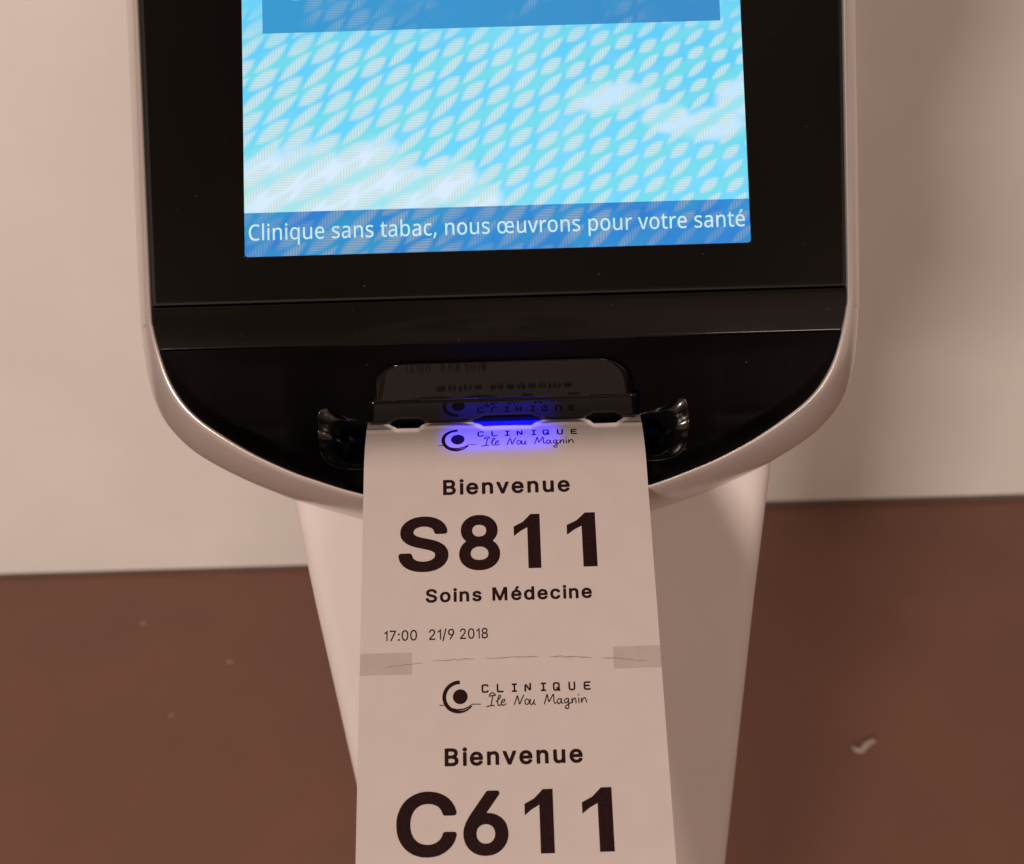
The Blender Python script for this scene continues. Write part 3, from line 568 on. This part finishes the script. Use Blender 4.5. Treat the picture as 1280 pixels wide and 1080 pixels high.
# ------------------------------------------------------------------ ticket strip
# centre line of the paper, arc length s from the slot: comes out nearly level, then bends to a straight slope
BEND = 17.2
prof = {}
def build_profile():
    phi = lambda s: math.radians(23 + 35*max(0, min(1.25, (BEND-s)/BEND))) if s < 118 else math.radians(23 - 40*min(1, (s-118)/80))
    d0, u0 = 14*-math.sin(math.radians(23)), -14*math.cos(math.radians(23))
    step = .2
    s, d, u = BEND, d0, u0; pts = [(s, d, u, phi(s))]
    while s < 300:
        p = phi(s+step/2); d -= math.sin(p)*step; u -= math.cos(p)*step; s += step; pts.append((s, d, u, phi(s)))
    s, d, u = BEND, d0, u0; back = []
    while s > -9:
        p = phi(s-step/2); d += math.sin(p)*step; u += math.cos(p)*step; s -= step; back.append((s, d, u, phi(s)))
    return back[::-1] + pts
PP = build_profile()
def paper(x, s, lift=0):
    i = (s - PP[0][0])/.2; k = max(0, min(len(PP)-2, int(i))); t = i-k
    d = PP[k][1]+(PP[k+1][1]-PP[k][1])*t; u = PP[k][2]+(PP[k+1][2]-PP[k][2])*t; ph = PP[k][3]+(PP[k+1][3]-PP[k][3])*t
    lift += .35*math.exp(-((s-12)/30)**2)*math.cos(x/40*math.pi/2)*.8
    return at_img(d - math.cos(ph)*lift, u + math.sin(ph)*lift) + Vector((x, 0, 0))
strip = thing('ticket_strip', 'strip of two joined white paper tickets hanging out of the kiosk slot', 'ticket', at_img(5.5, 0))

NOTCH = [(-38.2, -6), (-31.2, 1.8), (-24.8, 1.8), (-18.4, -6), (-16.6, -6), (-6.0, 2.1), (8.0, 2.1), (17.6, -6), (18.8, -6), (26.0, 2.0), (32.6, 2.0), (39.3, -6)]
def s_top(x):
    return lerp_tab([(-41, -6)] + NOTCH + [(41, -6)], x)
def sheet(top, s1, x0=-40, x1=40, nx=160, ns=90, curl=False):
    cols = sorted(set([x0 + (x1-x0)*i/nx for i in range(nx+1)] + ([q[0] for q in NOTCH] if curl else [])))
    vv, ff = [], []
    for x in cols:
        a = top(x)
        for j in range(ns+1):
            t = j/ns; s = a + (s1(x)-a)*(t**1.5 if curl else t)
            lift = 0
            if curl and a > -5.5: lift = .6*math.exp(-((s-a)/.7)**2)
            if curl: lift += .28*math.exp(-((s-1.0-.6*math.cos(x/6))/.6)**2)
            vv.append(paper(x, s, lift))
    n = ns+1
    for i in range(len(cols)-1):
        for j in range(ns): ff.append((i*n+j, i*n+j+1, (i+1)*n+j+1, (i+1)*n+j))
    return vv, ff
def perf(x): return 70.75 + 2.6*(abs(x)/40)**2.2
def ticket(name, top, bot, curl):
    t = mesh(name, *sheet(top, bot, curl=curl), M['paper'], strip, None, True)
    sol = t.modifiers.new('thickness', 'SOLIDIFY'); sol.thickness = .00012; sol.offset = -1
    t.modifiers.new('edges', 'EDGE_SPLIT').split_angle = math.radians(40)
    return t
t1 = ticket('ticket', s_top, lambda x: perf(x), True); t1['label'] = 'upper ticket numbered S811, held in the slot'
t2 = ticket('ticket', lambda x: perf(x), lambda x: 296, False); t2['label'] = 'lower ticket numbered C611, hanging free'  # tail lengthened out of view so its shadow's end clears the visible pedestal

def on_ticket(name, shapes, base, parent, m='ink', lift=.03):
    v, f = join(shapes)
    return mesh(name, [paper(x, base - y, lift) for x, y in v], f, M[m], parent)

def logo_shapes():
    sh = []
    a = [(4.0*math.cos(math.radians(q)), 4.0*math.sin(math.radians(q))*0.97) for q in range(88, 323, 6)]
    wd = [1.02 - .62*smoothstep(.55, 1, i/(len(a)-1)) for i in range(len(a))]
    n = len(a); L = [(x*(1+w_/8), y*(1+w_/8)) for (x, y), w_ in zip(a, wd)]; Rr = [(x*(1-w_/8), y*(1-w_/8)) for (x, y), w_ in zip(a, wd)]
    sh.append((L+Rr, [(i, i+1, n+i+1, n+i) for i in range(n-1)]))
    disc = [(.2+r*math.cos(math.tau*i/40), .1+r*math.sin(math.tau*i/40)) for r in (1.95, 1.4, .8, .1) for i in range(40)]
    sh.append((disc, [(k*40+i, k*40+(i+1) % 40, k*40+40+(i+1) % 40, k*40+40+i) for k in range(3) for i in range(40)] + [tuple(range(120, 160))]))
    up = [(-3.1, -2.0), (-2.0, -2.75), (-.6, -3.1), (.9, -3.0), (2.2, -2.55), (3.3, -1.85)]
    lo = [(-2.6, -2.7), (-1.6, -3.25), (-.5, -3.5), (.9, -3.4), (2.1, -2.95), (3.1, -2.3)]
    sh.append((up+lo, [(i, i+1, 6+i+1, 6+i) for i in range(5)]))
    sh.append(ribbon([(-5.2, -2.0), (-4.4, -2.0), (-3.4, -2.05)], .22)); sh.append(ribbon([(3.2, -1.95), (4.4, -1.95), (5.5, -2.0)], .22))
    return sh
# square typewriter capitals for the clinic's name, drawn as strokes in a cell 1.75 x 2.15
def name_shapes():
    G = {'C': [[(1.6,1.75),(1.45,2.0),(.35,2.0),(.15,1.75),(.15,.4),(.35,.15),(1.45,.15),(1.6,.4)]],
         'L': [[(.2,2.05),(.2,.15),(1.6,.15)]], 'I': [[(.35,2.0),(1.35,2.0)],[(.85,2.0),(.85,.15)],[(.35,.15),(1.35,.15)]],
         'N': [[(.15,.1),(.15,2.0),(1.5,.15),(1.5,2.05)]], 'Q': [[(.35,2.0),(1.35,2.0),(1.55,1.8),(1.55,.45),(1.35,.15),(.35,.15),(.15,.45),(.15,1.8),(.35,2.0)],[(1.0,.75),(1.7,.05)]],
         'U': [[(.15,2.05),(.15,.45),(.4,.15),(1.3,.15),(1.55,.45),(1.55,2.05)]], 'E': [[(1.6,2.0),(.15,2.0),(.15,.15),(1.6,.15)],[(.15,1.1),(1.35,1.1)]]}
    sh = []
    for ch, x in zip('CLINIQUE', (-7.7, -3.75, .05, 3.6, 7.7, 11.1, 15.2, 19.2)):
        for st in G[ch]:
            fine = [st[0]]
            for a, b in zip(st, st[1:]):
                fine += [(a[0]+(b[0]-a[0])*q, a[1]+(b[1]-a[1])*q) for q in (.12, .5, .88)]
            fine.append(st[-1])
            sh.append(ribbon([(px*.98+x, py*.98) for px, py in fine], .46))
    return sh
# handwritten line, traced pen strokes (u to the right, v downwards)
PEN = [[(418,187),(440,182),(462,180)],[(443,184),(436,218),(428,256)],[(398,263),(425,256),(452,254)],[(418,178),(440,160),(460,174)],
       [(468,226),(492,202),(500,186),(490,180),(480,205),(478,240),(486,253),(498,250)],
       [(504,233),(526,224),(528,210),(514,212),(504,234),(512,252),(538,242)],
       [(598,248),(610,215),(622,183),(630,215),(637,244),(652,210),(668,178)],
       [(690,206),(678,216),(678,238),(690,246),(704,236),(704,214),(690,206)],
       [(716,210),(712,236),(722,247),(736,234),(744,210),(740,238),(750,246)],
       [(816,242),(828,205),(838,172),(844,205),(850,226),(866,200),(884,172),(886,210),(890,236),(902,234)],
       [(940,206),(920,206),(910,226),(920,241),(934,228),(942,206),(940,232),(952,237)],
       [(992,204),(972,206),(963,224),(974,236),(988,222),(992,206),(992,245),(990,270),(978,277),(966,266),(985,248),(1012,232)],
       [(1018,202),(1018,236),(1024,214),(1040,200),(1045,214),(1046,236)],[(1066,200),(1068,234)],[(1066,174),(1068,178)],
       [(1086,200),(1087,233),(1094,210),(1110,196),(1118,208),(1124,230)]]
def pen_shapes():
    sh = []
    for st in PEN:
        p = [((u-202)*.0361-13.55, (185-(v_+ (u-202)*.0293-8))*.0358) for u, v_ in st]
        p = catmull(p, 5) if len(p) > 2 else p
        sh.append(ribbon(p, .30))
    return sh
def write_ticket(par, s0, number, service):
    on_ticket('logo', [([(x-13.6, y) for x, y in v], f) for v, f in logo_shapes()], s0+6.85, par)
    on_ticket('clinic_name', name_shapes(), s0+5.85, par)
    on_ticket('handwritten_name', pen_shapes(), s0+6.85, par)
    on_ticket('greeting', [fit('Bienvenue', -17.6, 18.0, 4.55, 'B', 1.12)], s0+24.5, par)
    on_ticket('ticket_number', [fit(ch, a, b, 15.6) for ch, a, b in number], s0+46.4, par)
    if service:
        on_ticket('service_name', [fit('Soins', -22.5, -7.3, 3.75, 'B', 1.1), fit('Médecine', -4.4, 22.6, 3.75, 'B', 1.1)], s0+55.25, par)
        on_ticket('print_time', [fit('17:00', -33.6, -24.8, 2.85, 'A')], s0+65.5, par)
        on_ticket('print_date', [fit('21/9', -21.6, -14.8, 2.85, 'A'), fit('2018', -13.3, -5.8, 2.85, 'A')], s0+65.5, par)
write_ticket(t1, 0, [('S', -30.0, -16.2), ('8', -13.3, -2.0), ('1', 1.9, 9.2), ('1', 16.6, 24.6)], True)
write_ticket(t2, 74.1, [('C', -29.9, -14.6), ('6', -13.0, -1.6), ('1', 2.6, 9.9), ('1', 17.2, 24.9)], False)
def patch(x0, x1, s0, s1):
    v = [(x0 + (x1-x0)*i/8, -(s0 + (s1-s0)*j/6)) for i in range(9) for j in range(7)]
    return v, [(i*7+j, i*7+j+1, (i+1)*7+j+1, (i+1)*7+j) for i in range(8) for j in range(6)]
for x0, x1 in ((-39.98, -26.1), (27.4, 39.98)):
    on_ticket('sense_mark', [patch(x0, x1, 68.75, 74.6)], 0, t1, 'mark', .02)
cuts = []
for a, b in ((-33.6, -23.0), (-20.6, -9.4), (-6.6, 7.6), (10.6, 21.8), (24.5, 36.4)):
    cuts.append(ribbon([(a+(b-a)*i/8, -perf(a+(b-a)*i/8) + .18*random.uniform(-1, 1)) for i in range(9)], [.06]+[random.uniform(.08, .22) for _ in range(7)]+[.05]))
on_ticket('perforation', cuts, 0, t1, 'cut', .04)

# ------------------------------------------------------------------ litter on the floor
def litter(name, pts, wd, h, m, loc, label, cat, group=None):
    """a crumpled little strip lying on the floor"""
    n = len(pts); vv, ff = [], []
    for i, (x, y) in enumerate(pts):
        a = pts[max(0, i-1)]; b = pts[min(n-1, i+1)]; tx, ty = b[0]-a[0], b[1]-a[1]; l = math.hypot(tx, ty) or 1
        w_ = wd*(.6+.5*random.random())*(.6 if i in (0, n-1) else 1)
        for k in range(7):
            t = -1+2*k/6
            z = h*(1-t*t)*(.6+.8*random.random()) + .4
            vv.append((x - ty/l*w_*t/2, y + tx/l*w_*t/2, z))
    for i in range(n-1):
        for k in range(6): ff.append((i*7+k, i*7+k+1, (i+1)*7+k+1, (i+1)*7+k))
    o = mesh(name, vv, ff, M[m], None, Matrix.Translation(Vector(loc)*S), True)
    s_ = o.modifiers.new('thickness', 'SOLIDIFY'); s_.thickness = .0004; s_.offset = -1
    return tag(o, label, cat, group)
litter('paper_scrap', [(-15, -3), (-11, -8), (-5, -9), (0, -3), (5, 1), (11, 5), (15, 3)], 9, 5, 'scrap', (405, 596, .2),
       'small crumpled white paper scrap on the brown floor right of the kiosk', 'paper scrap')
for (x, y), r, lab in (((-489, 818), 7, 'farthest pale speck of dirt on the brown floor, close to the wall'),
                       ((-364, 749), 7, 'pale speck of dirt on the brown floor, closest to the white pedestal'),
                       ((-423, 668), 6, 'faintest speck of dirt on the brown floor, nearest the camera')):
    litter('dirt_speck', [(-r*.6, -r*.2), (0, r*.2), (r*.6, 0)], r, 1.2, 'speck', (x, y, .2), lab, 'speck', 'specks of dirt on the brown floor')
